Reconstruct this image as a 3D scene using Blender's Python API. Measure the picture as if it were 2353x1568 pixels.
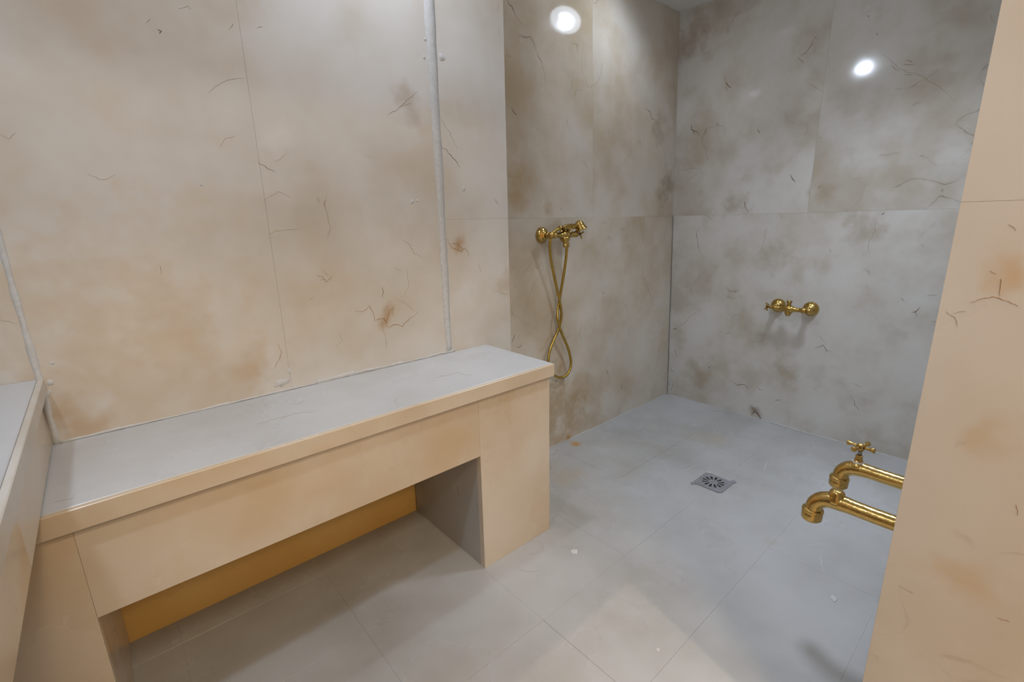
import bpy, bmesh, math, random
from mathutils import Vector, Matrix
from math import sin, cos, pi, radians

for o in list(bpy.data.objects):
    bpy.data.objects.remove(o, do_unlink=True)
SC = bpy.context.scene
COL = SC.collection
random.seed(7)

# ------------------------------------------------------------------ camera
U = 1.1                                   # metres per survey unit (eye height = 1 unit)
F = 1078.73                               # focal length in pixels of a 2353 px wide frame
CR = Vector((0.74976364, -0.66134767, -0.02176584))
CU = Vector((0.17845561, 0.17041982, 0.96907723))
CD = Vector((0.63718764, 0.7304631, -0.24579579))
CAM = Vector((0, 0, 1.0 * U))
cam_d = bpy.data.cameras.new('camera')
cam = bpy.data.objects.new('camera', cam_d)
COL.objects.link(cam)
cam_d.sensor_width = 36
cam_d.lens = F / 2353 * 36
cam_d.clip_start = 0.01
cam.matrix_world = Matrix(((CR.x, CU.x, -CD.x, CAM.x), (CR.y, CU.y, -CD.y, CAM.y), (CR.z, CU.z, -CD.z, CAM.z), (0, 0, 0, 1)))
SC.camera = cam

# ------------------------------------------------------------------ world, exposure
w = bpy.data.worlds.new('world')
SC.world = w
w.use_nodes = True
w.node_tree.nodes['Background'].inputs[0].default_value = (0.02, 0.02, 0.02, 1)
SC.view_settings.view_transform = 'Standard'
SC.view_settings.look = 'None'
SC.view_settings.exposure = -0.14
SC.view_settings.gamma = 1.0
SC.view_settings.use_curve_mapping = False
SC.cycles.adaptive_threshold = 0.1
SC.cycles.max_bounces = 4
SC.cycles.diffuse_bounces = 3
SC.cycles.glossy_bounces = 2

COOL = (0.87, 1.0, 1.20)        # ceiling downlights and added fill lights of the wet room
WARM = (1.0, 0.82, 0.61)        # lamps of the hall outside the doorway
P_BENCH, P_SHOWER, P_TAPS_FILL, P_LEFT_FILL = 4.0, 1.7, 5.6, 4.8    # watts of two downlights and two added fill lights
P_DOOR, P_HALL = 40.0, 33.0     # watts of the hall lamps

# ------------------------------------------------------------------ layout (survey units * U)
XE = -0.62 * U                  # end wall behind the raised bench
XB = 2.39 * U                   # back wall of the shower
YW = 1.28 * U                   # bench wall
YS = 1.36 * U                   # shower side wall at floor level
LEAN = 0.0317                   # the shower side wall leans out as it rises
XP = 1.111 * U                  # end of the pilaster
YR = 0.09 * U                   # inner face of the entrance wall
YO = -0.12 * U                  # its outer face
XJ = 0.848 * U                  # door jamb
XJL = -0.06 * U                 # other jamb
ZC = 1.987 * U                  # ceiling
ZJ = 1.012 * U                  # level of the joint between panels
HALLZ = 2.62 * U
ZL = 1.75 * U                   # door head


# ------------------------------------------------------------------ node helpers
class NT:
    def __init__(s, m):
        s.t = m.node_tree
        s.n = s.t.nodes
    def new(s, kind, **kw):
        n = s.n.new(kind)
        for k, v in kw.items():
            setattr(n, k, v)
        return n
    def link(s, a, b):
        s.t.links.new(a, b)
    def math(s, op, a, b=None, clamp=False):
        n = s.new('ShaderNodeMath', operation=op, use_clamp=clamp)
        for i, v in enumerate((a, b)):
            if v is None:
                continue
            if isinstance(v, (int, float)):
                n.inputs[i].default_value = v
            else:
                s.link(v, n.inputs[i])
        return n.outputs[0]
    def vmath(s, op, a, b):
        n = s.new('ShaderNodeVectorMath', operation=op)
        for i, v in enumerate((a, b)):
            if isinstance(v, (tuple, list, Vector)):
                n.inputs[i].default_value = tuple(v)
            elif v is not None:
                s.link(v, n.inputs[i])
        return n
    def noise(s, vec, scale, detail=4, rough=.55, dist=0.0):
        n = s.new('ShaderNodeTexNoise')
        n.inputs['Scale'].default_value = scale
        n.inputs['Detail'].default_value = detail
        n.inputs['Roughness'].default_value = rough
        n.inputs['Distortion'].default_value = dist
        s.link(vec, n.inputs['Vector'])
        return n
    def rng(s, v, a, b, c=0.0, d=1.0):
        n = s.new('ShaderNodeMapRange', interpolation_type='SMOOTHSTEP')
        s.link(v, n.inputs[0])
        for i, x in enumerate((a, b, c, d)):
            n.inputs[i + 1].default_value = x
        return n.outputs[0]
    def mix(s, fac, a, b, mode='MIX'):
        n = s.new('ShaderNodeMix', data_type='RGBA', blend_type=mode)
        if isinstance(fac, (int, float)):
            n.inputs[0].default_value = fac
        else:
            s.link(fac, n.inputs[0])
        for i, v in ((6, a), (7, b)):
            if isinstance(v, (tuple, list)):
                n.inputs[i].default_value = (*v[:3], 1)
            else:
                s.link(v, n.inputs[i])
        return n.outputs[2]


def new_mat(name):
    m = bpy.data.materials.new(name)
    m.use_nodes = True
    return m, NT(m), m.node_tree.nodes['Principled BSDF']


def marble(name, c_dark, c_mid, c_light, c_stain, stain=.5, stain_at=(.56, .72), veins=.7, rough=.2, spots=(), scale=1.0, seed=0.0, vein_col=(.13, .09, .055), spec=.5, rand=31.0, halo_f=.4):
    """polished limestone: soft clouds, amber blotches, broken hair cracks; spots = stains and tints with a place of their own"""
    m, t, bs = new_mat(name)
    geo = t.new('ShaderNodeNewGeometry')
    info = t.new('ShaderNodeObjectInfo')
    offs = t.math('MULTIPLY_ADD', info.outputs['Random'], rand)
    offs.node.inputs[2].default_value = seed
    pos = t.vmath('ADD', geo.outputs['Position'], None)
    t.link(offs, pos.inputs[1])
    pos = pos.outputs[0]
    # one warp field serves the stains and the cracks
    warp = t.noise(pos, 7.5, 3, .65)
    wv = t.vmath('SUBTRACT', warp.outputs['Color'], (.5, .5, .5)).outputs[0]
    n1 = t.noise(pos, 1.7 * scale, 4, .6, .0)
    ramp = t.new('ShaderNodeValToRGB')
    e = ramp.color_ramp.elements
    e[0].position = .34; e[0].color = (*c_dark, 1)
    e[1].position = .66; e[1].color = (*c_light, 1)
    mid = e.new(.5); mid.color = (*c_mid, 1)
    t.link(n1.outputs[0], ramp.inputs[0])
    col = ramp.outputs[0]
    wp = t.vmath('MULTIPLY_ADD', wv, (.045, .045, .045))
    t.link(pos, wp.inputs[2])
    wp = wp.outputs[0]
    # pale clouds and amber blotches
    n4 = t.noise(wp, 3.2 * scale, 4, .5)
    col = t.mix(t.rng(n4.outputs[0], .46, .74, 0, .6), col, c_light)
    col = t.mix(t.rng(n4.outputs[0], 1 - stain_at[0], 1 - stain_at[1], 0, stain), col, c_stain)
    # hair cracks, broken by the cloud fields
    va = t.noise(wp, 3.1 * scale, 1, .5)
    d1 = t.math('ABSOLUTE', t.math('SUBTRACT', va.outputs[0], .5))
    mk = t.rng(warp.outputs['Fac'], .46, .66)
    gate = t.math('MULTIPLY', mk, t.rng(n1.outputs[0], .50, .42))
    line = t.math('MULTIPLY', t.math('MULTIPLY', t.rng(d1, .0005, .0045, 1, 0), gate), veins)
    halo = t.math('MULTIPLY', t.math('MULTIPLY', t.rng(d1, 0, .035, halo_f, 0), gate), veins)
    col = t.mix(halo, col, c_stain)
    # stains and tints with a place of their own
    for (c, r, sc, st) in spots:
        q = t.vmath('MULTIPLY_ADD', wv, (r * 2.6,) * 3)
        t.link(geo.outputs['Position'], q.inputs[2])
        dist = t.vmath('DISTANCE', q.outputs[0], c)
        col = t.mix(t.rng(dist.outputs['Value'], r * .1, r, st, 0), col, sc)
    col = t.mix(line, col, vein_col)
    t.link(col, bs.inputs['Base Color'])
    t.link(t.rng(n4.outputs[0], .35, .7, rough * .85, rough * 1.25), bs.inputs['Roughness'])
    bs.inputs['Specular IOR Level'].default_value = spec
    return m


def plain(name, col, rough=.6, metallic=0.0, bump=0.0, bscale=60, var=.06, spec=.5):
    m, t, bs = new_mat(name)
    tc = t.new('ShaderNodeNewGeometry')
    n = t.noise(tc.outputs['Position'], bscale, 4, .6)
    f = t.rng(n.outputs[0], .3, .7, 1 - var, 1 + var)
    c = t.mix(1.0, col, f, 'MULTIPLY')
    t.link(c, bs.inputs['Base Color'])
    bs.inputs['Roughness'].default_value = rough
    bs.inputs['Metallic'].default_value = metallic
    bs.inputs['Specular IOR Level'].default_value = spec
    if bump:
        bp = t.new('ShaderNodeBump')
        bp.inputs['Strength'].default_value = bump
        bp.inputs['Distance'].default_value = .002
        t.link(n.outputs[0], bp.inputs['Height'])
        t.link(bp.outputs[0], bs.inputs['Normal'])
    return m


def glow(name, col, strength, sampled=False):
    m, t, bs = new_mat(name)
    n = t.noise(t.new('ShaderNodeNewGeometry').outputs['Position'], 30, 2, .5)
    c = t.mix(t.rng(n.outputs[0], .3, .7, .0, .06), col, (1, 1, 1))
    t.link(c, bs.inputs['Emission Color'])
    bs.inputs['Base Color'].default_value = (.9, .9, .9, 1)
    bs.inputs['Emission Strength'].default_value = strength
    if not sampled:
        m.cycles.emission_sampling = 'NONE'      # its light comes from the lamp's disk
    return m


# ------------------------------------------------------------------ pixel -> plane (to carry surveyed marks onto the stone)
def ray(px, py):
    return CD + (px - 1176.5) / F * CR - (py - 784) / F * CU

def hit(px, py, n, d):
    v = ray(px, py)
    n = Vector(n)
    return CAM + v * ((d - CAM.dot(n)) / v.dot(n))

PL = {'bench': ((0, 1, 0), YW), 'shower': ((0, 1, -LEAN), YS), 'back': ((1, 0, 0), XB), 'floor': ((0, 0, 1), 0.0), 'jamb': ((1, 0, 0), XJ), 'seat': ((0, 0, 1), .580 * U)}
def at(px, py, plane):
    return hit(px, py, *PL[plane])


# ------------------------------------------------------------------ mesh helpers
def link(name, me, mat, parent=None, origin=None):
    o = bpy.data.objects.new(name, me)
    COL.objects.link(o)
    if mat and not me.materials:
        me.materials.append(mat)
    if parent:
        o.parent = parent
    return o

def from_bm(name, bm, mat, parent=None, smooth=False, center=True):
    """one mesh object; its origin goes to the middle of the mesh (parents stay unrotated at their own place)"""
    bmesh.ops.recalc_face_normals(bm, faces=bm.faces)
    c = Vector((0, 0, 0))
    if center and bm.verts:
        lo = Vector((min(v.co[i] for v in bm.verts) for i in range(3)))
        hi = Vector((max(v.co[i] for v in bm.verts) for i in range(3)))
        c = (lo + hi) / 2
        bmesh.ops.translate(bm, verts=bm.verts, vec=-c)
    me = bpy.data.meshes.new(name)
    bm.to_mesh(me)
    bm.free()
    if smooth:
        for p in me.polygons:
            p.use_smooth = True
    o = link(name, me, mat, parent)
    o.location = c - (abs_loc(parent) if parent else Vector((0, 0, 0)))
    return o

def abs_loc(o):
    l = Vector((0, 0, 0))
    while o:
        l += o.location
        o = o.parent
    return l

def add_box(bm, x0, x1, y0, y1, z0, z1, bevel=0.0):
    r = bmesh.ops.create_cube(bm, size=1)
    vs = r['verts']
    for v in vs:
        v.co = Vector(((x0 + x1) / 2 + v.co.x * (x1 - x0), (y0 + y1) / 2 + v.co.y * (y1 - y0), (z0 + z1) / 2 + v.co.z * (z1 - z0)))
    if bevel:
        es = list({e for v in vs for e in v.link_edges})
        bmesh.ops.bevel(bm, geom=es, offset=bevel, segments=1, affect='EDGES', profile=.5)
    return vs

def box(name, mat, parent, x0, x1, y0, y1, z0, z1, bevel=.0004, lean=0.0):
    bm = bmesh.new()
    add_box(bm, x0, x1, y0, y1, z0, z1, bevel)
    if lean:
        for v in bm.verts:
            v.co.y += lean * v.co.z
    return from_bm(name, bm, mat, parent)

def boxes(name, mat, parent, lst, lean=0.0):
    bm = bmesh.new()
    for b in lst:
        add_box(bm, *b)
    if lean:
        for v in bm.verts:
            v.co.y += lean * v.co.z
    return from_bm(name, bm, mat, parent)

def frame(axis):
    z = Vector(axis).normalized()
    x = z.orthogonal().normalized()
    return x, z.cross(x), z

def add_lathe(bm, base, axis, prof, seg=24, cap=True):
    """revolve prof = [(radius, distance along axis)]"""
    x, y, z = frame(axis)
    base = Vector(base)
    rings = []
    for r, h in prof:
        rings.append([bm.verts.new(base + z * h + (x * cos(a) + y * sin(a)) * max(r, 1e-5)) for a in (2 * pi * k / seg for k in range(seg))])
    for a, b in zip(rings, rings[1:]):
        for k in range(seg):
            bm.faces.new((a[k], a[(k + 1) % seg], b[(k + 1) % seg], b[k]))
    if cap:
        bm.faces.new(rings[0][::-1])
        bm.faces.new(rings[-1])

def spline(pts, n=8):
    pts = [Vector(p) for p in pts]
    P = [pts[0] * 2 - pts[1]] + pts + [pts[-1] * 2 - pts[-2]]
    out = []
    for i in range(1, len(P) - 2):
        for k in range(n):
            t = k / n
            a, b, c, d = P[i - 1], P[i], P[i + 1], P[i + 2]
            out.append(.5 * ((2 * b) + (c - a) * t + (2 * a - 5 * b + 4 * c - d) * t * t + (3 * b - a - 3 * c + d) * t ** 3))
    out.append(pts[-1])
    return out

def add_tube(bm, pts, rad, seg=16, cap=True):
    pts = [Vector(p) for p in pts]
    n = len(pts)
    up = None
    rings = []
    for i, p in enumerate(pts):
        tg = (pts[min(i + 1, n - 1)] - pts[max(i - 1, 0)]).normalized()
        if up is None:
            up = tg.orthogonal().normalized()
        up = (up - tg * up.dot(tg)).normalized()
        sd = tg.cross(up)
        r = rad(i) if callable(rad) else rad
        rings.append([bm.verts.new(p + (up * cos(a) + sd * sin(a)) * r) for a in (2 * pi * k / seg for k in range(seg))])
    for a, b in zip(rings, rings[1:]):
        for k in range(seg):
            bm.faces.new((a[k], a[(k + 1) % seg], b[(k + 1) % seg], b[k]))
    if cap:
        bm.faces.new(rings[0][::-1])
        bm.faces.new(rings[-1])

def empty(name, loc):
    o = bpy.data.objects.new(name, None)
    COL.objects.link(o)
    o.location = loc
    o.empty_display_size = .05
    return o

def tag(o, label, cat, group=None):
    o['label'] = label
    o['category'] = cat
    if group:
        o['group'] = group
    return o

def struct(o):
    o['kind'] = 'structure'
    return o


# ------------------------------------------------------------------ materials
AMBER = (.42, .22, .065)
OCHRE = (.46, .29, .12)
def sp(px, py, plane, r, col, st):
    return (tuple(at(px, py, plane)), r, col, st)
M_WALL = marble('cream_marble', rand=0.0, *( (.59, .525, .435), (.68, .63, .56), (.755, .73, .69), (.60, .48, .34), .55, (.50, .72), .55, .42), seed=3.0, vein_col=(.25, .15, .08),
                spots=[sp(890, 728, 'bench', .04, AMBER, .6), sp(1055, 565, 'bench', .05, AMBER, .7), sp(940, 240, 'bench', .07, (.42, .30, .2), .45),
                       sp(575, 850, 'bench', .09, (.55, .34, .15), .5), sp(140, 960, 'bench', .11, (.5, .3, .11), .6), sp(650, 330, 'bench', .08, (.80, .76, .70), .7),
                       sp(380, 640, 'bench', .3, (.66, .49, .30), .35), sp(200, 780, 'bench', .30, (.58, .44, .28), .4), sp(380, 930, 'bench', .3, (.60, .46, .30), .4), sp(1160, 650, 'bench', .07, OCHRE, .4)])  # the broad ones tint the lower left of the wall tan
M_JAMB = marble('blush_marble', (.60, .53, .44), (.67, .61, .535), (.73, .69, .64), (.61, .48, .32), .5, (.50, .73), .5, .26, seed=11.0, halo_f=0.0, vein_col=(.3, .17, .09),
                spots=[sp(2312, 625, 'jamb', .04, (.62, .40, .17), .6), sp(2250, 1010, 'jamb', .05, (.62, .44, .22), .4), sp(2200, 1330, 'jamb', .07, (.62, .42, .2), .4)])
SIDE_SPOTS = [sp(1262, 480, 'shower', .045, (.42, .29, .13), .5), sp(1310, 1008, 'shower', .045, (.50, .25, .05), .9), sp(1530, 430, 'shower', .12, (.30, .22, .13), .6), sp(1515, 300, 'shower', .1, (.34, .26, .16), .5), sp(1290, 960, 'shower', .30, (.42, .28, .13), .65), sp(1180, 430, 'shower', .1, (.48, .31, .13), .5)]
BACK_SPOTS = [sp(1740, 945, 'back', .06, (.22, .13, .06), .75), sp(1580, 90, 'back', .2, (.36, .27, .17), .55), sp(1800, 850, 'back', .12, (.38, .29, .18), .5), sp(1780, 590, 'back', .12, (.37, .28, .16), .4), sp(1690, 470, 'back', .09, (.36, .26, .15), .5), sp(1890, 440, 'back', .1, (.36, .27, .16), .5), sp(1980, 530, 'back', .1, (.37, .28, .17), .5), sp(1600, 860, 'back', .12, (.40, .31, .20), .5)]
M_SHOWER = marble('grey_cream_marble', (.57, .51, .43), (.68, .64, .58), (.74, .715, .675), (.44, .36, .24), .45, (.50, .72), .5, .085, seed=5.0, scale=1.5, vein_col=(.12, .085, .05),
                  spots=BACK_SPOTS)
M_SIDE = marble('tan_shower_marble', (.56, .47, .35), (.65, .57, .46), (.71, .66, .58), (.46, .34, .20), .5, (.48, .72), .5, .085, spots=SIDE_SPOTS, seed=5.0, scale=1.3, vein_col=(.12, .085, .05))
M_FLOOR = marble('grey_floor_marble', (.40, .382, .352), (.47, .458, .44), (.545, .537, .525), (.40, .355, .29), .5, (.53, .77), .35, .3, seed=8.0, rand=0.0, halo_f=0.0, vein_col=(.72, .70, .66),
                 spots=[sp(1316, 1018, 'floor', .05, (.52, .27, .05), .9), sp(1300, 1090, 'floor', .14, (.46, .36, .22), .4), sp(1760, 1240, 'floor', .05, (.47, .40, .30), .4), sp(1640, 1010, 'floor', .13, (.50, .43, .32), .4)])
M_SEAT = marble('pale_slab_marble', (.535, .54, .54), (.60, .61, .62), (.65, .66, .67), (.49, .47, .445), .35, (.53, .77), .4, .3, seed=2.0, halo_f=0.0, vein_col=(.34, .30, .26),
                spots=[sp(980, 818, 'seat', .03, (.42, .24, .13), .5)])
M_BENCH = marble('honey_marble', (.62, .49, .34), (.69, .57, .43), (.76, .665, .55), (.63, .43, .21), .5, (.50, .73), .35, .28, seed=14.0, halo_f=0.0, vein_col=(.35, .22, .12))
M_NICHE = marble('warm_bounce_marble', (.80, .46, .12), (.85, .52, .16), (.88, .57, .22), (.75, .40, .09), .4, (.52, .76), .5, .3, seed=21.0, vein_col=(.3, .17, .06))  # warm light bounced inside the recess is put into this stone colour
M_GROUT = plain('white_grout', (.63, .62, .60), .75, bump=.3, bscale=90)
M_MORTAR = plain('joint_mortar', (.60, .55, .48), .8, bump=.2)
M_CEIL = plain('ceiling_paint', (.90, .885, .86), .8, bscale=8, var=.02)
M_HALLW = plain('hall_plaster', (.74, .64, .52), .8, bscale=6, var=.03)
M_HALLF = plain('hall_floor_stone', (.62, .55, .46), .5, bscale=5, var=.06)
M_BRASS = plain('polished_brass', (.56, .37, .11), .2, 1.0, .12, 70, .10)
M_HAMMER = plain('hammered_brass', (.62, .42, .14), .19, 1.0, .45, 110, .10)
M_HOSE = plain('brass_hose', (.52, .35, .08), .3, 1.0, 0, 60, .08)
M_STEEL = plain('dull_steel', (.36, .36, .35), .45, .9, .1, 90, .1)
M_GREY = plain('grey_grate', (.27, .27, .272), .42, 0, .15, 120, .1)
M_DARK = plain('drain_dark', (.012, .012, .012), .7)
M_CRACK = plain('dark_fissure', (.11, .075, .045), .6, bscale=200, var=.3)
M_RUST = plain('rust_fissure', (.33, .15, .035), .55, bscale=200, var=.3)
M_TAN = plain('tan_fissure', (.36, .26, .16), .55, bscale=200, var=.2)
M_WHITE = plain('white_trim', (.80, .80, .80), .4, var=.02)
M_LENS = glow('lens_light', COOL, 2.0)
M_LENS2 = glow('spot_lens_light', COOL, 7.0)
M_LED = glow('led_light', COOL, 30.0)
M_WLENS = glow('warm_lens_light', WARM, .8)

# ------------------------------------------------------------------ shell of the wet room
T = .018 * U          # stone thickness
G = .0003             # joint
# bench wall with pilaster and shower side
wl = struct(boxes('wall_left', M_MORTAR, None, [
    (XE - .12, XP - .0015, YW + .0012, YS + .30, .56 * U, ZC),
    (XE - .12, XP - T, 1.36 * U + T, YS + .30, 0, .56 * U),
    (.732 * U, XP - .0015, YW + .0012, YS + .30, 0, .56 * U),
    (XE - .12, -.124 * U, YW + .0012, YS + .30, 0, .56 * U)]))
ws = struct(boxes('wall_shower', M_MORTAR, None, [(XP - T - .01, XB + T + .1, YS + .0012, YS + .25, 0, ZC)], LEAN))
S1, S2 = -.123 * U, .836 * U     # the two grout strips
def panel_y(x0, x1, z0, z1, y, mat, par, lean=0.0):
    return box('wall_panel', mat, par, x0 + G / 2, x1 - G / 2, y, y + T, z0 + G / 2, z1 - G / 2, .0004, lean)
panel_y(XE, S1 - .004, .55 * U, ZC, YW, M_WALL, wl)
panel_y(S1 + .004, .335 * U, .55 * U, ZC, YW, M_WALL, wl)
panel_y(.335 * U, S2 - .006, .55 * U, ZC, YW, M_WALL, wl)
panel_y(S2 + .006, XP, 0, ZJ, YW, M_WALL, wl)
panel_y(S2 + .006, XP, ZJ, ZC, YW, M_WALL, wl)
for z0, z1 in ((0, ZJ), (ZJ, ZC)):      # return of the pilaster
    box('wall_panel', M_SHOWER, wl, XP - T, XP, YW + T + G, YS + LEAN * z1 + .01, z0 + G / 2, z1 - G / 2)
panel_y(-.105 * U, .716 * U, 0, .535 * U, 1.36 * U, M_NICHE, wl)      # back of the recess under the bench
panel_y(XP + .001, 1.505 * U, 0, ZJ, YS, M_SIDE, ws, LEAN)
panel_y(1.505 * U, XB, 0, ZJ, YS, M_SIDE, ws, LEAN)
panel_y(XP + .001, 1.715 * U, ZJ, ZC, YS, M_SIDE, ws, LEAN)
panel_y(1.715 * U, XB, ZJ, ZC, YS, M_SIDE, ws, LEAN)
# shower back wall
YT = YS + .08 * U
wb = struct(boxes('wall_back', M_MORTAR, None, [(XB + .0012, XB + .15, YO, YS + .3, 0, ZC)]))
def panel_x(y0, y1, z0, z1, x, mat, par, s=1):
    return box('wall_panel', mat, par, min(x, x + s * T), max(x, x + s * T), y0 + G / 2, y1 - G / 2, z0 + G / 2, z1 - G / 2)
panel_x(YR, YT, 0, ZJ, XB, M_SHOWER, wb)
panel_x(YR, .745 * U, ZJ, ZC, XB, M_SHOWER, wb)
panel_x(.745 * U, YT, ZJ, ZC, XB, M_SHOWER, wb)
# entrance wall: carries the taps on its inner face, the jamb is in view on the right
wr = struct(boxes('wall_right', M_MORTAR, None, [(XJ + .0012, XB + T, YO + .0012, YR - .0012, 0, HALLZ)]))
for z0, z1 in ((0, ZJ), (ZJ, ZC)):
    panel_x(YO, YR, z0, z1, XJ, M_JAMB, wr)
    for x0, x1 in ((XJ + T, 1.6 * U), (1.6 * U, XB)):
        box('wall_panel', M_SHOWER, wr, x0 + G, x1 - G / 2, YR - T, YR, z0 + G / 2, z1 - G / 2)
box('jamb_head_panel', M_HALLW, wr, XJ, XJ + T, YO, YR, ZC, HALLZ)
wf = struct(boxes('wall_front', M_HALLW, None, [(XE - .12, XJL, YO, YR, 0, HALLZ)]))
we = struct(boxes('wall_end', M_WALL, None, [(XE - .12, XE, YR, YW + T, 0, ZC)]))
struct(boxes('wall_header', M_HALLW, None, [(XJL, XJ, YR - .03 * U, YR, ZL, HALLZ)]))
struct(boxes('ceiling', M_CEIL, None, [(XE - .12, XB + .15, YR - .03 * U, YS + .3, ZC, ZC + .03)]))
# floor and its tiles
fl = struct(boxes('floor', M_MORTAR, None, [(XE - .12, XB + .15, YR - .0, YS + .2, -.06, -.0009)]))
xs = [XE] + [(.35 + .355 * k) * U for k in range(-2, 6)] + [XB + T]
ys = [YR, .15 * U, .43 * U, .71 * U, .99 * U, 1.27 * U, YS + T]
for j in range(len(ys) - 1):
    for i in range(len(xs) - 1):
        dz = random.uniform(-.0004, .0004)
        box('floor_tile', M_FLOOR, fl, xs[i] + G / 2, xs[i + 1] - G / 2, ys[j] + G / 2, ys[j + 1] - G / 2, -.012, dz, .0003)
# hall outside the doorway
struct(boxes('floor_hall', M_HALLF, None, [(-1.9, 2.9, -3.2, YR, -.06, -.002)]))
struct(boxes('ceiling_hall', M_CEIL, None, [(-1.9, 2.9, -3.2, YR, HALLZ, HALLZ + .05)]))
struct(boxes('wall_hall', M_HALLW, None, [(-1.9, 2.9, -3.3, -3.2, -.06, HALLZ), (-2.0, -1.9, -3.3, YO, -.06, HALLZ), (2.9, 3.0, -3.3, YO, -.06, HALLZ),
                                          (-1.9, XE - .1, YO, YO + .1, -.06, HALLZ), (XB, 2.9, YO + .02, YO + .12, -.06, HALLZ)]))


# ------------------------------------------------------------------ grout strips, beads and smears
def strip(par, p0, p1, w0, w1, side, normal, n=46, jit=.0010, th=.0025, name='grout_strip', mat=None):
    """ragged bead of grout laid along p0 -> p1"""
    p0, p1, side, normal = Vector(p0), Vector(p1), Vector(side), Vector(normal)
    bm = bmesh.new()
    rows = []
    a = b = 0.0
    for i in range(n + 1):
        t = i / n
        a = a * .6 + random.uniform(-jit, jit)
        b = b * .6 + random.uniform(-jit, jit)
        c = p0.lerp(p1, t)
        hw = (w0 + (w1 - w0) * t) / 2
        l, r = c - side * (hw + a), c + side * (hw + b)
        rows.append([bm.verts.new(q) for q in (l - normal * .001, l + normal * th * .45, c + normal * th, r + normal * th * .45, r - normal * .001)])
    for u, v in zip(rows, rows[1:]):
        for k in range(4):
            bm.faces.new((u[k], u[k + 1], v[k + 1], v[k]))
        bm.faces.new((u[4], u[0], v[0], v[4]))
    bm.faces.new(rows[0]); bm.faces.new(rows[-1][::-1])
    return from_bm(name, bm, mat or M_GROUT, par, True)

NY = (0, -1, 0)
strip(wl, (S2, YW, .578 * U), (S2, YW, ZC), .024, .042, (1, 0, 0), NY, jit=.0018, th=.0016)
strip(wl, (S1, YW, .575 * U), (S1, YW, 1.3 * U), .012, .008, (1, 0, 0), NY, jit=.0012)
strip(wl, (S1, YW, 1.3 * U), (S1, YW, ZC), .008, .010, (1, 0, 0), NY)
strip(wl, (-.12 * U, YW, .582 * U), (.40 * U, YW, .582 * U), .006, .006, (0, 0, 1), NY, 50, .0010, .0025, 'grout_bead')
strip(wl, (.40 * U, YW, .584 * U), (.86 * U, YW, .584 * U), .012, .006, (0, 0, 1), NY, 50, .003, .002, 'grout_bead')
strip(ws, (XB - .004, YS - .002, .0), (XB - .004, YS + LEAN * ZJ - .002, ZJ), .006, .005, (.7, .7, 0), (-.7, -.7, 0), 40, .001, .002, 'grout_bead')
strip(wb, (XB - .001, YR + .02, .001), (XB - .001, YS, .001), .004, .004, (0, 0, 1), (-1, 0, 0), 40, .0012, .002, 'grout_bead')
strip(ws, (XP + .02, YS, .001), (XB, YS, .001), .004, .006, (0, 0, 1), (0, -1, 0), 40, .0015, .002, 'grout_bead')

def smear(par, px, py, plane, rpx, aspect=1.0, ang=0.0, mat=None, name='grout_smear'):
    c = at(px, py, plane)
    n = -Vector(PL[plane][0]).normalized()
    if plane in ('floor', 'seat'):
        n = -n
    sx = Vector((1, 0, 0)) if abs(n.x) < .5 else Vector((0, -1, 0))
    sy = n.cross(sx)
    k = (c - CAM).dot(CD) / F
    bm = bmesh.new()
    top, bot = [], []
    N = 14
    for i in range(N):
        a = 2 * pi * i / N
        rr = rpx * k * random.uniform(.7, 1.2)
        q = Vector((cos(a) * rr * aspect, sin(a) * rr))
        q = Vector((q.x * cos(ang) - q.y * sin(ang), q.x * sin(ang) + q.y * cos(ang)))
        p = c + sx * q.x + sy * q.y
        bot.append(bm.verts.new(p - n * .0005))
        top.append(bm.verts.new(c + (p - c) * .8 + n * .0009))
    for i in range(N):
        j = (i + 1) % N
        bm.faces.new((bot[i], bot[j], top[j], top[i]))
    bm.faces.new(top); bm.faces.new(bot[::-1])
    return from_bm(name, bm, mat or M_GROUT, par, True)

for px, py, r, a, g in ((1015, 132, 8, 1.2, .1), (1065, 435, 7, .8, .5), (947, 464, 5, 1.3, .6), (958, 461, 3, 1, 0), (977, 90, 4, .7, 0), (975, 132, 4, .7, 0),
                        (115, 880, 9, .8, .4), (107, 905, 11, .8, -.5), (120, 835, 4, 1, 0), (100, 1000, 3, 1, 0), (665, 853, 7, .6, .2), (662, 835, 4, .5, 0), (648, 880, 9, 2.2, .2), (1140, 462, 12, .25, .6), (462, 425, 4, .7, .2)):
    smear(wl, px, py, 'bench', r, a, g)
for px, py, r, a, g in ((1540, 880, 8, .6, 0), (1545, 850, 5, .8, 0)):
    smear(wb, px, py, 'back', r, a, g)


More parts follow.
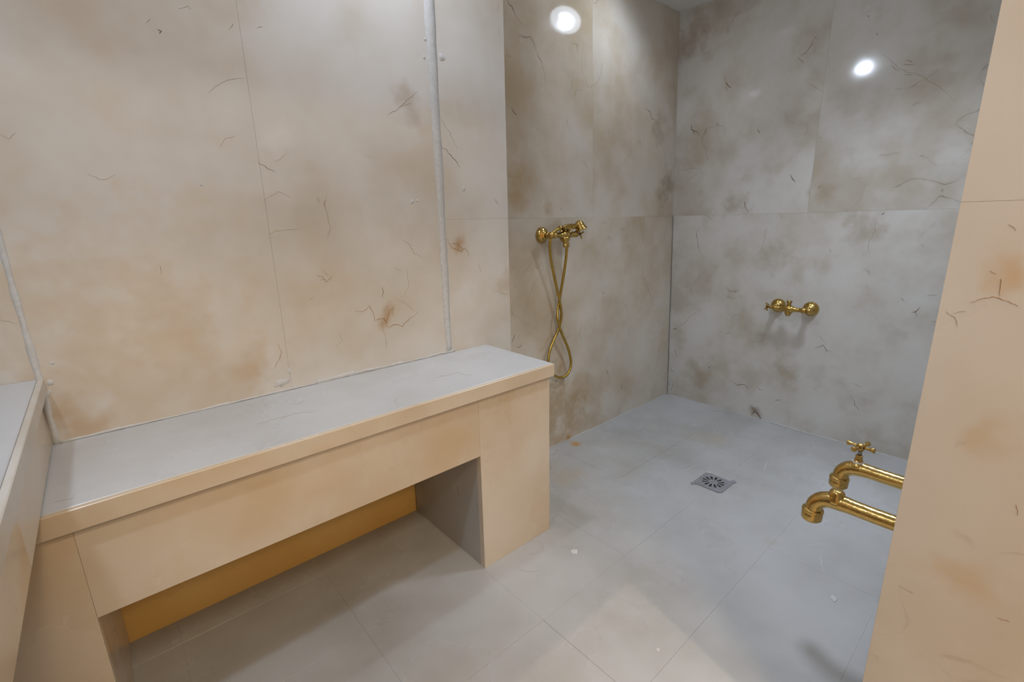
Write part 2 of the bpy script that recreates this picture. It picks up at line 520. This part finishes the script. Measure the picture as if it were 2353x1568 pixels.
# ------------------------------------------------------------------ fissures traced on the stone
def vein(par, pts, plane, wpx=1.6, mat=None, jit=2.0):
    n = -Vector(PL[plane][0]).normalized()
    if plane in ('floor', 'seat'):
        n = -n
    fine = []
    for i in range(len(pts) - 1):
        (x0, y0), (x1, y1) = pts[i], pts[i + 1]
        L = math.hypot(x1 - x0, y1 - y0)
        m = max(2, int(L / 7))
        for k in range(m):
            t = k / m
            j = jit if (k or i) else 0
            fine.append((x0 + (x1 - x0) * t + random.uniform(-j, j), y0 + (y1 - y0) * t + random.uniform(-j, j)))
    fine.append(pts[-1])
    P = [at(x, y, plane) for x, y in fine]
    bm = bmesh.new()
    rows = []
    N = len(P)
    for i, p in enumerate(P):
        tg = (P[min(i + 1, N - 1)] - P[max(i - 1, 0)]).normalized()
        s = n.cross(tg)
        k = (p - CAM).dot(CD) / F
        w = wpx * k * .36 * (1 - .75 * abs(2 * i / (N - 1) - 1) ** 2) * random.uniform(.6, 1.25)
        rows.append([bm.verts.new(q) for q in (p - s * w - n * .0003, p + n * .0005, p + s * w - n * .0003)])
    for u, v in zip(rows, rows[1:]):
        for k in range(2):
            bm.faces.new((u[k], u[k + 1], v[k + 1], v[k]))
        bm.faces.new((u[2], u[0], v[0], v[2]))
    bm.faces.new(rows[0]); bm.faces.new(rows[-1][::-1])
    return from_bm('vein', bm, mat or M_CRACK, par)

for pts, wd, m in (
    ([(815, 715), (835, 718), (850, 700), (858, 725), (862, 735), (880, 733), (888, 742), (895, 712), (905, 708), (903, 728)], 3, M_RUST),
    ([(885, 735), (892, 755), (905, 745), (925, 752), (938, 735), (950, 728), (960, 715)], 3, M_RUST),
    ([(877, 660), (880, 672), (879, 685)], 3, M_CRACK), ([(712, 690), (720, 683)], 3, M_TAN),
    ([(727, 632), (740, 636), (748, 648), (757, 640), (766, 632)], 3, M_RUST), ([(735, 645), (750, 642)], 2, M_RUST),
    ([(922, 552), (940, 562), (950, 582), (970, 592)], 2.2, M_TAN), ([(935, 620), (940, 650), (930, 680)], 1.6, M_TAN),
    ([(1013, 333), (1030, 352), (1058, 385)], 3, M_CRACK), ([(1014, 270), (1030, 300), (1050, 340)], 2, M_TAN),
    ([(1024, 545), (1040, 572), (1060, 578), (1068, 570), (1078, 590)], 3, M_RUST), ([(1030, 560), (1050, 560), (1065, 575)], 2, M_RUST),
    ([(890, 265), (915, 250), (935, 230), (960, 210)], 3, M_TAN), ([(920, 245), (945, 238)], 2, M_TAN),
    ([(478, 215), (500, 195), (530, 182), (560, 180)], 1.8, M_TAN), ([(362, 66), (372, 72), (366, 78)], 5, M_CRACK), ([(335, 52), (345, 42)], 3, M_TAN),
    ([(594, 372), (612, 385), (632, 395)], 2.4, M_CRACK), ([(525, 70), (535, 55), (530, 65)], 2, M_TAN), ([(590, 65), (604, 62)], 3, M_TAN),
    ([(200, 400), (240, 415), (265, 400)], 1.6, M_TAN), ([(505, 340), (515, 320), (540, 312)], 1.6, M_TAN), ([(615, 538), (650, 528), (690, 526)], 1.6, M_TAN),
    ([(605, 462), (640, 440), (670, 455)], 1.4, M_TAN), ([(640, 790), (650, 810), (628, 850)], 2, M_RUST), ([(1135, 670), (1150, 672), (1170, 676)], 2, M_TAN),
    ([(1098, 605), (1105, 625)], 1.6, M_TAN), ([(773, 800), (785, 780), (780, 765)], 1.5, M_TAN), ([(0, 735), (20, 740), (38, 745)], 2, M_TAN), ([(368, 610), (370, 632)], 2, M_TAN),
    ([(410, 20), (430, 15), (440, 22)], 2, M_TAN), ([(0, 308), (20, 318), (35, 306)], 2, M_TAN), ([(725, 455), (735, 465), (730, 450)], 1.5, M_TAN)):
    vein(wl, pts, 'bench', wd, m)
for pts, wd, m in (
    ([(1166, 0), (1175, 15), (1184, 35)], 4, M_CRACK), ([(1184, 35), (1200, 55)], 2, M_TAN), ([(1234, 122), (1242, 136), (1247, 145)], 3.5, M_CRACK), ([(1175, 245), (1182, 258), (1187, 267)], 4, M_CRACK),
    ([(1341, 95), (1338, 130), (1337, 160), (1346, 180), (1352, 200), (1365, 197), (1380, 180), (1386, 145)], 2, M_TAN), ([(1160, 215), (1163, 222)], 3, M_CRACK),
    ([(1484, 248), (1492, 258), (1498, 272), (1505, 277)], 4, M_CRACK), ([(1165, 405), (1185, 408), (1200, 404)], 2, M_TAN), ([(1342, 370), (1350, 388)], 2, M_CRACK), ([(1286, 475), (1293, 485)], 3.5, M_CRACK),
    ([(1302, 270), (1306, 290)], 2.5, M_TAN), ([(1175, 790), (1180, 775), (1182, 770)], 4, M_CRACK), ([(1188, 795), (1196, 800), (1198, 790)], 3, M_CRACK),
    ([(1208, 700), (1235, 640), (1250, 610)], 1.8, M_TAN), ([(1338, 745), (1332, 770), (1338, 780)], 2, M_TAN), ([(1495, 690), (1505, 705)], 2, M_TAN), ([(1384, 672), (1388, 677)], 4, M_CRACK),
    ([(1170, 672), (1163, 660)], 3, M_CRACK), ([(1395, 850), (1398, 862)], 3, M_CRACK), ([(1428, 885), (1430, 895)], 4, M_CRACK), ([(1475, 610), (1480, 650), (1505, 695)], 1.6, M_TAN),
    ([(1525, 340), (1530, 380), (1536, 420)], 1.6, M_TAN), ([(1470, 500), (1478, 540), (1472, 570)], 1.8, M_TAN), ([(1510, 613), (1515, 618)], 3, M_TAN)):
    vein(ws, pts, 'shower', wd, m)
for pts, wd, m in (
    ([(1667, 190), (1674, 198), (1681, 203)], 3.5, M_CRACK), ([(1588, 285), (1590, 298), (1600, 303), (1607, 311)], 3.5, M_CRACK), ([(1592, 300), (1598, 308)], 3, M_CRACK), ([(1740, 297), (1748, 307)], 3, M_CRACK),
    ([(1815, 400), (1822, 412), (1828, 420)], 3.5, M_CRACK), ([(1709, 462), (1713, 475), (1720, 487)], 3.5, M_CRACK), ([(1880, 80), (1868, 95), (1856, 118), (1835, 130)], 3.5, M_TAN), ([(1832, 130), (1840, 138), (1847, 147)], 3, M_TAN),
    ([(1868, 80), (1880, 90)], 2.5, M_TAN), ([(2048, 152), (2058, 158), (2067, 164)], 3.5, M_TAN), ([(2075, 150), (2085, 148), (2103, 150)], 3.5, M_TAN), ([(2082, 135), (2092, 142), (2097, 145)], 3, M_TAN), ([(2078, 170), (2100, 172)], 2.5, M_TAN),
    ([(2025, 122), (2070, 160), (2120, 175), (2165, 205), (2200, 235)], 1.6, M_TAN), ([(1620, 495), (1633, 500), (1638, 510)], 2.5, M_TAN), ([(1608, 520), (1600, 535), (1605, 560), (1608, 585)], 1.8, M_CRACK),
    ([(1750, 545), (1762, 525), (1757, 555), (1750, 575), (1738, 590)], 1.8, M_TAN), ([(2032, 488), (2025, 495)], 4, M_CRACK), ([(2000, 520), (2012, 512), (2010, 530), (1995, 560), (1998, 590)], 1.8, M_TAN),
    ([(2093, 720), (2105, 718), (2115, 705)], 3, M_CRACK), ([(2100, 712), (2108, 728)], 2.5, M_CRACK), ([(2070, 684), (2080, 695)], 2, M_CRACK), ([(2130, 680), (2155, 676)], 2, M_TAN),
    ([(1548, 758), (1570, 745), (1590, 725), (1620, 705)], 1.8, M_TAN), ([(1545, 757), (1556, 755)], 4, M_CRACK), ([(1872, 800), (1890, 795), (1900, 805), (1912, 810)], 3, M_CRACK), ([(1880, 770), (1900, 790)], 1.6, M_TAN),
    ([(1680, 875), (1695, 885), (1710, 883), (1720, 897)], 3, M_CRACK), ([(1738, 888), (1752, 898)], 3, M_CRACK), ([(1725, 955), (1735, 945), (1748, 962), (1740, 968)], 4.5, M_CRACK), ([(1780, 922), (1795, 920)], 3, M_CRACK),
    ([(1555, 820), (1550, 800)], 2.5, M_CRACK), ([(1628, 844), (1632, 846)], 5, M_CRACK), ([(1955, 910), (1965, 930), (1975, 945)], 1.8, M_CRACK), ([(1960, 880), (1980, 890)], 1.8, M_CRACK), ([(1540, 900), (1546, 885), (1542, 870)], 3, M_TAN),
    ([(1870, 890), (1880, 905)], 1.8, M_CRACK), ([(1565, 392), (1590, 388), (1612, 387)], 1.8, M_TAN), ([(1905, 570), (1912, 580)], 1.6, M_TAN), ([(1700, 415), (1712, 410)], 1.6, M_TAN), ([(1885, 427), (1880, 435)], 5, M_TAN), ([(1994, 35), (1995, 40)], 5, M_TAN), ([(2016, 75), (2017, 82)], 4, M_TAN)):
    vein(wb, pts, 'back', wd, m)
for pts, wd in (([(1808, 610), (1820, 640), (1832, 680)], 3.5), ([(1890, 765), (1905, 790)], 3), ([(2055, 1005), (2067, 1038)], 2.5), ([(1985, 960), (1995, 990)], 2.5)):
    vein(wb, pts, 'back', wd, M_GROUT, 1.2)
for pts, wd, m in (
    ([(2318, 515), (2330, 520), (2335, 530)], 3, M_TAN), ([(2275, 622), (2290, 630)], 2, M_TAN), ([(2230, 695), (2255, 688), (2280, 683), (2310, 690), (2340, 705)], 3, M_RUST), ([(2175, 715), (2195, 730), (2200, 750)], 2.5, M_TAN),
    ([(2300, 640), (2298, 680)], 3, M_RUST), ([(2190, 720), (2220, 715)], 2, M_TAN), ([(2065, 1345), (2080, 1355), (2100, 1365)], 2, M_TAN), ([(2010, 1505), (2020, 1515)], 2.5, M_TAN), ([(2335, 1160), (2338, 1185)], 2.5, M_RUST), ([(2290, 1420), (2320, 1430)], 2.5, M_RUST)):
    vein(wr, pts, 'jamb', wd, m)
for pts, wd, m in (([(1140, 1400), (1150, 1360), (1155, 1320)], 3, M_GROUT), ([(1320, 1395), (1335, 1440), (1310, 1470)], 2.5, M_GROUT), ([(1195, 1310), (1215, 1316), (1235, 1312)], 2, M_TAN), ([(1880, 1260), (1895, 1320)], 2.5, M_GROUT),
                   ([(1755, 1085), (1762, 1060)], 2.5, M_GROUT), ([(1560, 1085), (1600, 1070)], 1.8, M_GROUT)):
    vein(fl, pts, 'floor', wd, m)
smear(fl, 1915, 1375, 'floor', 8, 1.6, .4); smear(fl, 1320, 1268, 'floor', 9, 1.2, 0); smear(fl, 1512, 1493, 'floor', 5, 1, .3)


# ------------------------------------------------------------------ the long bench
ZB = .580 * U
bn = empty('stone_bench', (.43 * U, 1.1 * U, 0))
tag(bn, 'long honey marble bench with a pale seat slab and an open recess below', 'bench')
slab = box('seat_slab', M_SEAT, bn, -.20 * U, .993 * U, .9555 * U, YW - .0005, .541 * U, ZB, .0012)
box('warm_lit_edge', M_BENCH, bn, -.20 * U, .993 * U, .944 * U, .9553 * U, .541 * U, ZB - .0006, .0015)  # front edge of the same slab, its warm light put into the colour
YF, YB2 = .960 * U, 1.355 * U
box('front_beam', M_BENCH, bn, -.103 * U + G / 2, .711 * U - G / 2, YF, YF + T, .368 * U, .5405 * U)
box('beam_backing', M_MORTAR, bn, -.103 * U, .711 * U, YF + T, YF + .07 * U, .372 * U, .5405 * U)
pd = box('pedestal', M_BENCH, bn, .711 * U + G / 2, .986 * U, YF, YF + T, 0, .5405 * U)
box('side_panel', M_BENCH, pd, .968 * U, .986 * U, YF + T + G, YW - .001, 0, .5405 * U)
box('inner_panel', M_FLOOR, pd, .711 * U, .729 * U, YF + T + G, YB2, 0, .5405 * U)
pd2 = box('pedestal', M_BENCH, bn, -.26 * U, -.103 * U - G / 2, YF, YF + T, 0, .5405 * U)
box('inner_panel', M_BENCH, pd2, -.121 * U, -.103 * U, YF + T + G, YB2, 0, .5405 * U)
for pts, wd, m in (([(590, 975), (640, 962), (690, 948), (730, 945)], 2.4, M_TAN), ([(125, 1155), (150, 1148), (170, 1145)], 3, M_TAN), ([(640, 970), (655, 955)], 2, M_TAN), ([(1000, 868), (1050, 858), (1085, 862)], 1.8, M_TAN), ([(680, 930), (700, 922)], 3, M_TAN)):
    vein(slab, pts, 'seat', wd, m)

# ------------------------------------------------------------------ the raised bench on the far left
rb = empty('raised_bench', (-.37 * U, .7 * U, 0))
tag(rb, 'higher marble bench cut by the left edge, its pale slab above the long bench', 'bench')
box('seat_slab', M_SEAT, rb, XE + .001, -.1265 * U, YR + .002, YW - .0005, .690 * U, .720 * U, .0012)
box('warm_lit_edge', M_WALL, rb, -.1263 * U, -.117 * U, YR + .002, YW - .0005, .690 * U, .7195 * U, .0015)  # slab edge again, given its lit tone as a separate stone colour
for y0, y1 in ((YR + .002, .80 * U), (.80 * U, YW - .001)):
    box('front_beam', M_BENCH, rb, -.148 * U, -.130 * U, y0 + G / 2, y1 - G / 2, .5835 * U, .6895 * U)
box('pedestal', M_BENCH, rb, XE + .001, -.30 * U, YR + .002, .40 * U, 0, .6895 * U)
box('pedestal', M_BENCH, rb, XE + .001, -.265 * U, YF, YW - .002, 0, .6895 * U)


# ------------------------------------------------------------------ fittings
def cross_handle(name, par, c, axis, R, mat, roll=0.0, tilt=True):
    """hub with four flared arms; axis = stem direction"""
    x, y, z = frame(axis)
    h = empty_mesh = None
    bm = bmesh.new()
    add_lathe(bm, c, z, [(.20 * R, -.34 * R), (.27 * R, -.2 * R), (.28 * R, .08 * R), (.22 * R, .20 * R), (.05 * R, .26 * R)], 16)
    for k in range(4):
        a = roll + k * pi / 2
        d = x * cos(a) + y * sin(a)
        add_lathe(bm, c, d, [(.15 * R, .25 * R), (.12 * R, .5 * R), (.15 * R, .75 * R), (.22 * R, .93 * R), (.20 * R, 1.0 * R), (.08 * R, 1.05 * R)], 12)
    return from_bm(name, bm, mat, par, True)

def part(name, mat, par, fn, smooth=True):
    bm = bmesh.new()
    fn(bm)
    return from_bm(name, bm, mat, par, smooth)

def mixer(name, base, out, right, handle_side, kind):
    """two-hole wall mixer; base = point on wall between its roses; out = wall normal; right = along the wall"""
    o = empty(name, base)
    B, n, r, up = Vector(base), Vector(out), Vector(right), Vector((0, 0, 1))
    p = lambda a, b, c: B + r * a + n * b + up * c
    for s in (-1, 1):
        e = part('wall_rose', M_BRASS, o, lambda bm: add_lathe(bm, p(.075 * s, 0, 0), n, [(.036, 0), (.036, .003), (.034, .010), (.029, .018), (.020, .025), (.014, .028), (.013, .03)], 28))
        part('union', M_BRASS, e, lambda bm: (add_tube(bm, [p(.075 * s, .028, 0), p(.075 * s, .055, 0), p(.073 * s, .068, 0), p(.066 * s, .074, 0)], .0115, 14),
                                              add_lathe(bm, p(.075 * s, .034, 0), n, [(.013, 0), (.016, .002), (.016, .013), (.013, .015)], 6)))
    def body(bm):
        add_lathe(bm, p(-.078, .074, 0), r, [(.010, 0), (.014, .004), (.014, .018), (.011, .024), (.011, .052), (.016, .058), (.019, .068), (.019, .088), (.016, .098), (.011, .104), (.011, .132), (.014, .138), (.014, .152), (.010, .156)], 20)
    part('body', M_BRASS, o, body)
    hs = handle_side
    part('bonnet', M_BRASS, o, lambda bm: add_lathe(bm, p(.078 * hs, .074, 0), r * hs, [(.010, 0), (.0085, .004), (.0085, .012), (.006, .014), (.006, .024)], 14))
    cross_handle('cross_handle', o, p(.104 * hs, .074, 0), r * hs, .022, M_BRASS, .35)
    part('end_cap', M_BRASS, o, lambda bm: add_lathe(bm, p(-.078 * hs, .074, 0), -r * hs, [(.012, 0), (.015, .004), (.015, .016), (.011, .022), (.003, .024)], 16))
    return o, p

# mixer of the hand shower, on the shower side wall
zb = .945 * U
base = Vector((1.452 * U, YS + LEAN * zb, zb))
sm, p = mixer('shower_mixer', base, (0, -1, 0), (1, 0, 0), 1, 'shower')
tag(sm, 'brass two-rose wall mixer carrying the hand shower and its hose', 'mixer tap')
part('outlet', M_BRASS, sm, lambda bm: add_lathe(bm, p(0, .076, -.008), (0, 0, -1), [(.021, 0), (.021, .010), (.017, .020), (.010, .028), (.009, .034), (.0105, .035), (.0105, .045), (.008, .047)], 18))
def cradle(bm):
    add_lathe(bm, p(.0, .076, .010), (0, 0, 1), [(.009, 0), (.007, .006), (.007, .014), (.010, .018)], 14)
    for s in (-1, 1):
        add_tube(bm, spline([p(s * .012, .076, .022), p(s * .024, .062, .026), p(s * .028, .056, .036)], 5), .004, 8)
        add_tube(bm, spline([p(s * .012, .076, .022), p(s * .024, .094, .026), p(s * .028, .100, .036)], 5), .004, 8)
    add_tube(bm, [p(-.02, .076, .024), p(.02, .076, .024)], .006, 10)
part('cradle', M_BRASS, sm, cradle)

# the hand shower lying in the cradle, with its hose
hb = p(0.0, .08, .033)
hs_ = empty('hand_shower', hb)
tag(hs_, 'brass hand shower lying on the mixer cradle with a twisted hanging hose', 'hand shower')
hax = Vector((1, 0, .05)).normalized()
part('handle', M_BRASS, hs_, lambda bm: add_lathe(bm, hb - hax * .045, hax, [(.0075, 0), (.0095, .002), (.0095, .014), (.008, .016), (.0095, .025), (.013, .05), (.0135, .08), (.011, .105), (.010, .125)], 18))
hd = hb + hax * .092
dn = Vector((.30, -.25, -.9)).normalized()
head = part('shower_head', M_BRASS, hs_, lambda bm: add_lathe(bm, hd - dn * .020, dn, [(.004, -.004), (.014, -.001), (.020, .007), (.0225, .018), (.024, .030), (.029, .036), (.029, .040), (.024, .041)], 26))
part('spray_plate', M_STEEL, head, lambda bm: add_lathe(bm, hd + dn * .021, dn, [(.024, 0), (.022, .0012), (.002, .002)], 22))
def hpx(x, y, depth):
    """point of the hose at a given distance from the leaning wall"""
    nn = Vector((0, 1, -LEAN))
    return hit(1200 + x / 3.735, 480 + y / 3.735, nn, YS - depth)
hose = [(342, 163, .080), (300, 178, .080), (262, 212, .078), (243, 262, .072), (237, 330, .064), (246, 430, .052), (270, 560, .044), (300, 695, .040), (320, 785, .040), (336, 885, .032), (330, 965, .022), (308, 1045, .018),
        (270, 1130, .020), (240, 1205, .026), (225, 1290, .030), (232, 1365, .032), (262, 1420, .032), (310, 1447, .032), (355, 1444, .032), (395, 1410, .032), (417, 1345, .032), (412, 1270, .032), (388, 1185, .036), (352, 1100, .040),
        (322, 1020, .040), (303, 940, .034), (306, 865, .026), (322, 765, .022), (340, 660, .030), (360, 540, .045), (376, 420, .060), (384, 320, .070), (386, 278, .075)]
hp = spline([hpx(*q) for q in hose], 22)
part('hose', M_HOSE, hs_, lambda bm: add_tube(bm, hp, lambda i: .0068 if i % 4 < 2 else .0060, 12))
part('hose_nut', M_BRASS, hs_, lambda bm: add_lathe(bm, hpx(386, 330, .07), (0, 0, 1), [(.0075, 0), (.010, .003), (.010, .018), (.0085, .021)], 12))

# mixer without hose on the back wall
bm_, p = mixer('wall_mixer', (XB, .749 * U, .590 * U), (-1, 0, 0), (0, -1, 0), -1, 'back')
tag(bm_, 'small brass two-rose mixer low on the grey back wall, without a hose', 'mixer tap')
part('top_outlet', M_BRASS, bm_, lambda bm: add_lathe(bm, p(-.002, .074, .012), (0, 0, 1), [(.010, 0), (.009, .012), (.010, .020), (.014, .027), (.014, .030), (.009, .030)], 16))
part('bottom_outlet', M_BRASS, bm_, lambda bm: add_lathe(bm, p(-.002, .074, -.010), (0, 0, -1), [(.016, 0), (.017, .004), (.016, .014), (.012, .018), (.011, .024)], 8))

# a pair of bib taps on the entrance wall
def bib_tap(x, label, handle, yb):
    z = .430 * U
    o = empty('bib_tap', (x, YR, z))
    tag(o, label, 'tap', 'bib taps on the entrance wall')
    q = lambda a, b, c=0.0: Vector((x + c, YR + a, z + b))
    part('wall_flange', M_HAMMER, o, lambda bm: add_lathe(bm, q(0, 0), (0, 1, 0), [(.030, 0), (.030, .003), (.024, .008), (.018, .010)], 24))
    def pipe(bm):
        path = [q(.004, 0), q(.05, 0), q(.09, .001), q(.118, .002), q(.140, .0005), q(.156, -.007), q(.166, -.020), q(.1695, -.036), q(.170, -.044)]
        pts = spline(path, 6)
        def rad(i):
            yy = pts[i].y - YR
            return .0168 + .0022 * math.exp(-((yy - yb) / .022) ** 2) + (.0005 if yy > .15 else 0)
        add_tube(bm, pts, rad, 24)
    part('spout', M_HAMMER, o, pipe)
    part('nozzle_nut', M_HAMMER, o, lambda bm: add_lathe(bm, q(.170, -.034), (0, 0.02, -1), [(.0175, 0), (.0215, .002), (.0225, .006), (.0205, .0085), (.0215, .011), (.0215, .026), (.0185, .030), (.014, .030)], 20))
    part('valve_boss', M_HAMMER, o, lambda bm: add_lathe(bm, q(yb, .004), (0, 0, 1), [(.0185, 0), (.0175, .008), (.0135, .0125), (.0105, .017), (.0095, .021)] if handle else [(.0200, -.004), (.0192, .004), (.0172, .010), (.0158, .015), (.0150, .019), (.0138, .0225), (.0110, .0255), (.0065, .027), (.0010, .0275)], 28))
    if handle:
        part('washer', M_WHITE, o, lambda bm: add_lathe(bm, q(yb, .0185), (0, 0, 1), [(.0125, 0), (.013, .0012), (.011, .003), (.009, .0035)], 20))
        bo = part('bonnet', M_HAMMER, o, lambda bm: add_lathe(bm, q(yb, .020), (0, 0, 1), [(.0085, 0), (.0090, .003), (.0085, .008), (.0075, .0125), (.0082, .017), (.0070, .0185)], 12))
        part('stem', M_STEEL, bo, lambda bm: add_lathe(bm, q(yb, .038), (0, 0, 1), [(.0048, 0), (.0048, .020)], 12))
        cross_handle('cross_handle', o, q(yb, .062), (0.0, .06, 1), .031, M_HAMMER, .50)
    return o
bib_tap(1.05 * U, 'hammered brass tap without a handle, nearer of two beside the jamb', False, .129)
bib_tap(1.235 * U, 'hammered brass tap with a cross handle, farther of two beside the jamb', True, .137)

# floor drain
dc = Vector((1.651 * U, .722 * U, 0))
dr = empty('floor_drain', dc)
tag(dr, 'grey round-slotted drain grate set square in the marble floor', 'drain')
hs = .056 * U
part('sump', M_DARK, dr, lambda bm: add_lathe(bm, dc + Vector((0, 0, .0002)), (0, 0, 1), [(.050, 0), (.050, .0008)], 32), False)
def grate(bm):
    N = 96
    z1 = .0042
    def outer(a):
        return min(hs / max(abs(cos(a)), abs(sin(a))), hs * 1.28)
    def ring(f, z):
        return [bm.verts.new(dc + Vector((cos(a) * f(a), sin(a) * f(a), z))) for a in (2 * pi * k / N for k in range(N))]
    rings = [ring(outer, .0002), ring(lambda a: outer(a) * .985, z1 - .001), ring(lambda a: .0530, z1), ring(lambda a: .0515, z1 - .0012), ring(lambda a: .0500, z1), ring(lambda a: .0440, z1), ring(lambda a: .0190, z1)]
    for i in range(len(rings) - 1):
        for k in range(N):
            if i == 5 and (k % 8) < 4:
                continue                     # the twelve slots
            j = (k + 1) % N
            bm.faces.new((rings[i][k], rings[i][j], rings[i + 1][j], rings[i + 1][k]))
    bm.faces.new(rings[-1])
    # walls of the slots
    for k in range(0, N, 8):
        loop = [rings[5][(k + q) % N] for q in range(5)] + [rings[6][(k + q) % N] for q in range(4, -1, -1)]
        low = [bm.verts.new(v.co - Vector((0, 0, .0026))) for v in loop]
        for q in range(len(loop)):
            t = (q + 1) % len(loop)
            bm.faces.new((loop[q], low[q], low[t], loop[t]))
part('grate', M_GREY, dr, grate, False)
part('screw', M_STEEL, dr, lambda bm: add_lathe(bm, dc + Vector((0, 0, .0038)), (0, 0, 1), [(.0055, 0), (.0055, .001), (.003, .0018)], 14))
for k, (a, b) in enumerate(((-.060, .050), (.060, -.052), (.063, .045))):     # mortar round the grate
    bm = bmesh.new()
    c0 = dc + Vector((a * U, b * U, 0))
    rr = [random.uniform(.007, .017) for _ in range(9)]
    top = [bm.verts.new(c0 + Vector((cos(q * 2 * pi / 9) * rr[q], sin(q * 2 * pi / 9) * rr[q], .0016))) for q in range(9)]
    low = [bm.verts.new(v.co * 1 - Vector((0, 0, .0016))) for v in top]
    bm.faces.new(top)
    for q in range(9):
        bm.faces.new((top[q], top[(q + 1) % 9], low[(q + 1) % 9], low[q]))
    from_bm('mortar_patch', bm, M_GREY if k < 2 else M_MORTAR, dr)

# ------------------------------------------------------------------ ceiling downlights: two seen as reflections in the stone, two added as fill
def downlight(x, y, R, label, watts, chip, aim=(0, 0, -1), lens=None, beam=180):
    """trim, housing, lens and LED arc; the lamp's light is a disk of radius chip just below the lens"""
    o = empty('ceiling_downlight', (x, y, ZC))
    tag(o, label, 'ceiling light', 'cool ceiling downlights')
    b = Vector((x, y, ZC))
    n = Vector(aim).normalized()
    ux, uy, uz = frame(n)
    part('trim_ring', M_WHITE, o, lambda bm: add_lathe(bm, b, (0, 0, -1), [(R * 1.25, 0), (R * 1.25, .003), (R * 1.14, .006), (R * 1.06, .006), (R * 1.06, .001)], 40, False))
    drop = R * math.sqrt(max(0, 1 - n.z ** 2)) + .004
    c = b + Vector((0, 0, -drop))
    part('housing', M_WHITE, o, lambda bm: add_lathe(bm, c - n * .012, n, [(R * .9, 0), (R * 1.03, .004), (R * 1.03, .012), (R * .99, .012), (R * .97, .008)], 40))
    part('lens', lens or M_LENS, o, lambda bm: add_lathe(bm, c, n, [(R * .97, -.003), (R * .95, -.001), (R * .02, .0015)], 16))
    def led(bm):
        pts = [c + (ux * cos(a) + uy * sin(a)) * R * .45 + n * .004 for a in (.6 + 4.4 * k / 8 for k in range(9))]
        add_tube(bm, pts, R * .11, 5)
    part('led_arc', M_LED if lens else M_LENS, o, led)
    ld = bpy.data.lights.new('lamp_light', 'AREA')
    ld.color = COOL
    ld.energy = watts
    ld.shape = 'DISK'
    ld.size = chip * 2
    ld.spread = radians(beam)
    lo = bpy.data.objects.new('lamp_light', ld)
    COL.objects.link(lo)
    lo.parent = o
    lo.location = Vector((0, 0, -drop)) + n * (.006 + R * .12)
    lo.rotation_euler = n.to_track_quat('-Z', 'Y').to_euler()
    return o
downlight(.63 * U, 1.065 * U, .045, 'round cool ceiling spot above the long bench, mirrored brightly in the back wall', P_BENCH, .034, (.26, -.22, -.93))
downlight(1.89 * U, 1.115 * U, .085, 'tilted cool ceiling spot in the shower, mirrored at the top of its side wall', P_SHOWER, .026, (-.50, .05, -.86), M_LENS2)
downlight(1.75 * U, .36 * U, .12, 'added cool fill light above the two brass taps', P_TAPS_FILL, .112, beam=105)  # unseen fill, added to brighten the shower
downlight(-.30 * U, .42 * U, .065, 'added cool fill light above the higher bench by the doorway', P_LEFT_FILL, .06, beam=150)  # unseen fill, added to lift the upper left of the bench wall

# ------------------------------------------------------------------ warm lamps of the hall
def hall_lamp(x, y, R, label, watts, kind):
    o = empty('hall_lamp', (x, y, HALLZ))
    tag(o, label, 'ceiling light', 'warm hall lamps')
    b = Vector((x, y, HALLZ))
    part('trim_ring', M_WHITE, o, lambda bm: add_lathe(bm, b, (0, 0, -1), [(R * 1.2, 0), (R * 1.2, .004), (R, .008), (R, .001)], 32, False))
    part('lens', M_WLENS, o, lambda bm: add_lathe(bm, b, (0, 0, -1), [(R, .001), (R * .5, .004), (R * .02, .005)], 32))
    ld = bpy.data.lights.new('lamp_light', kind)
    ld.color = WARM
    ld.energy = watts
    if kind == 'SPOT':
        ld.spot_size = radians(150); ld.spot_blend = .5; ld.shadow_soft_size = .005
    else:
        ld.shape = 'DISK'; ld.size = R * 2
    lo = bpy.data.objects.new('lamp_light', ld)
    COL.objects.link(lo)
    lo.parent = o
    lo.location = (0, 0, -.03)
hall_lamp(.774 * U, -.217 * U, .04, 'small warm spot in the hall ceiling just outside the doorway', P_DOOR, 'SPOT')
hall_lamp(.1, -1.3, .25, 'large warm hall lamp, nearer of two behind the viewer', P_HALL, 'AREA')
hall_lamp(.3, -2.5, .25, 'large warm hall lamp, farther of two behind the viewer', P_HALL, 'AREA')
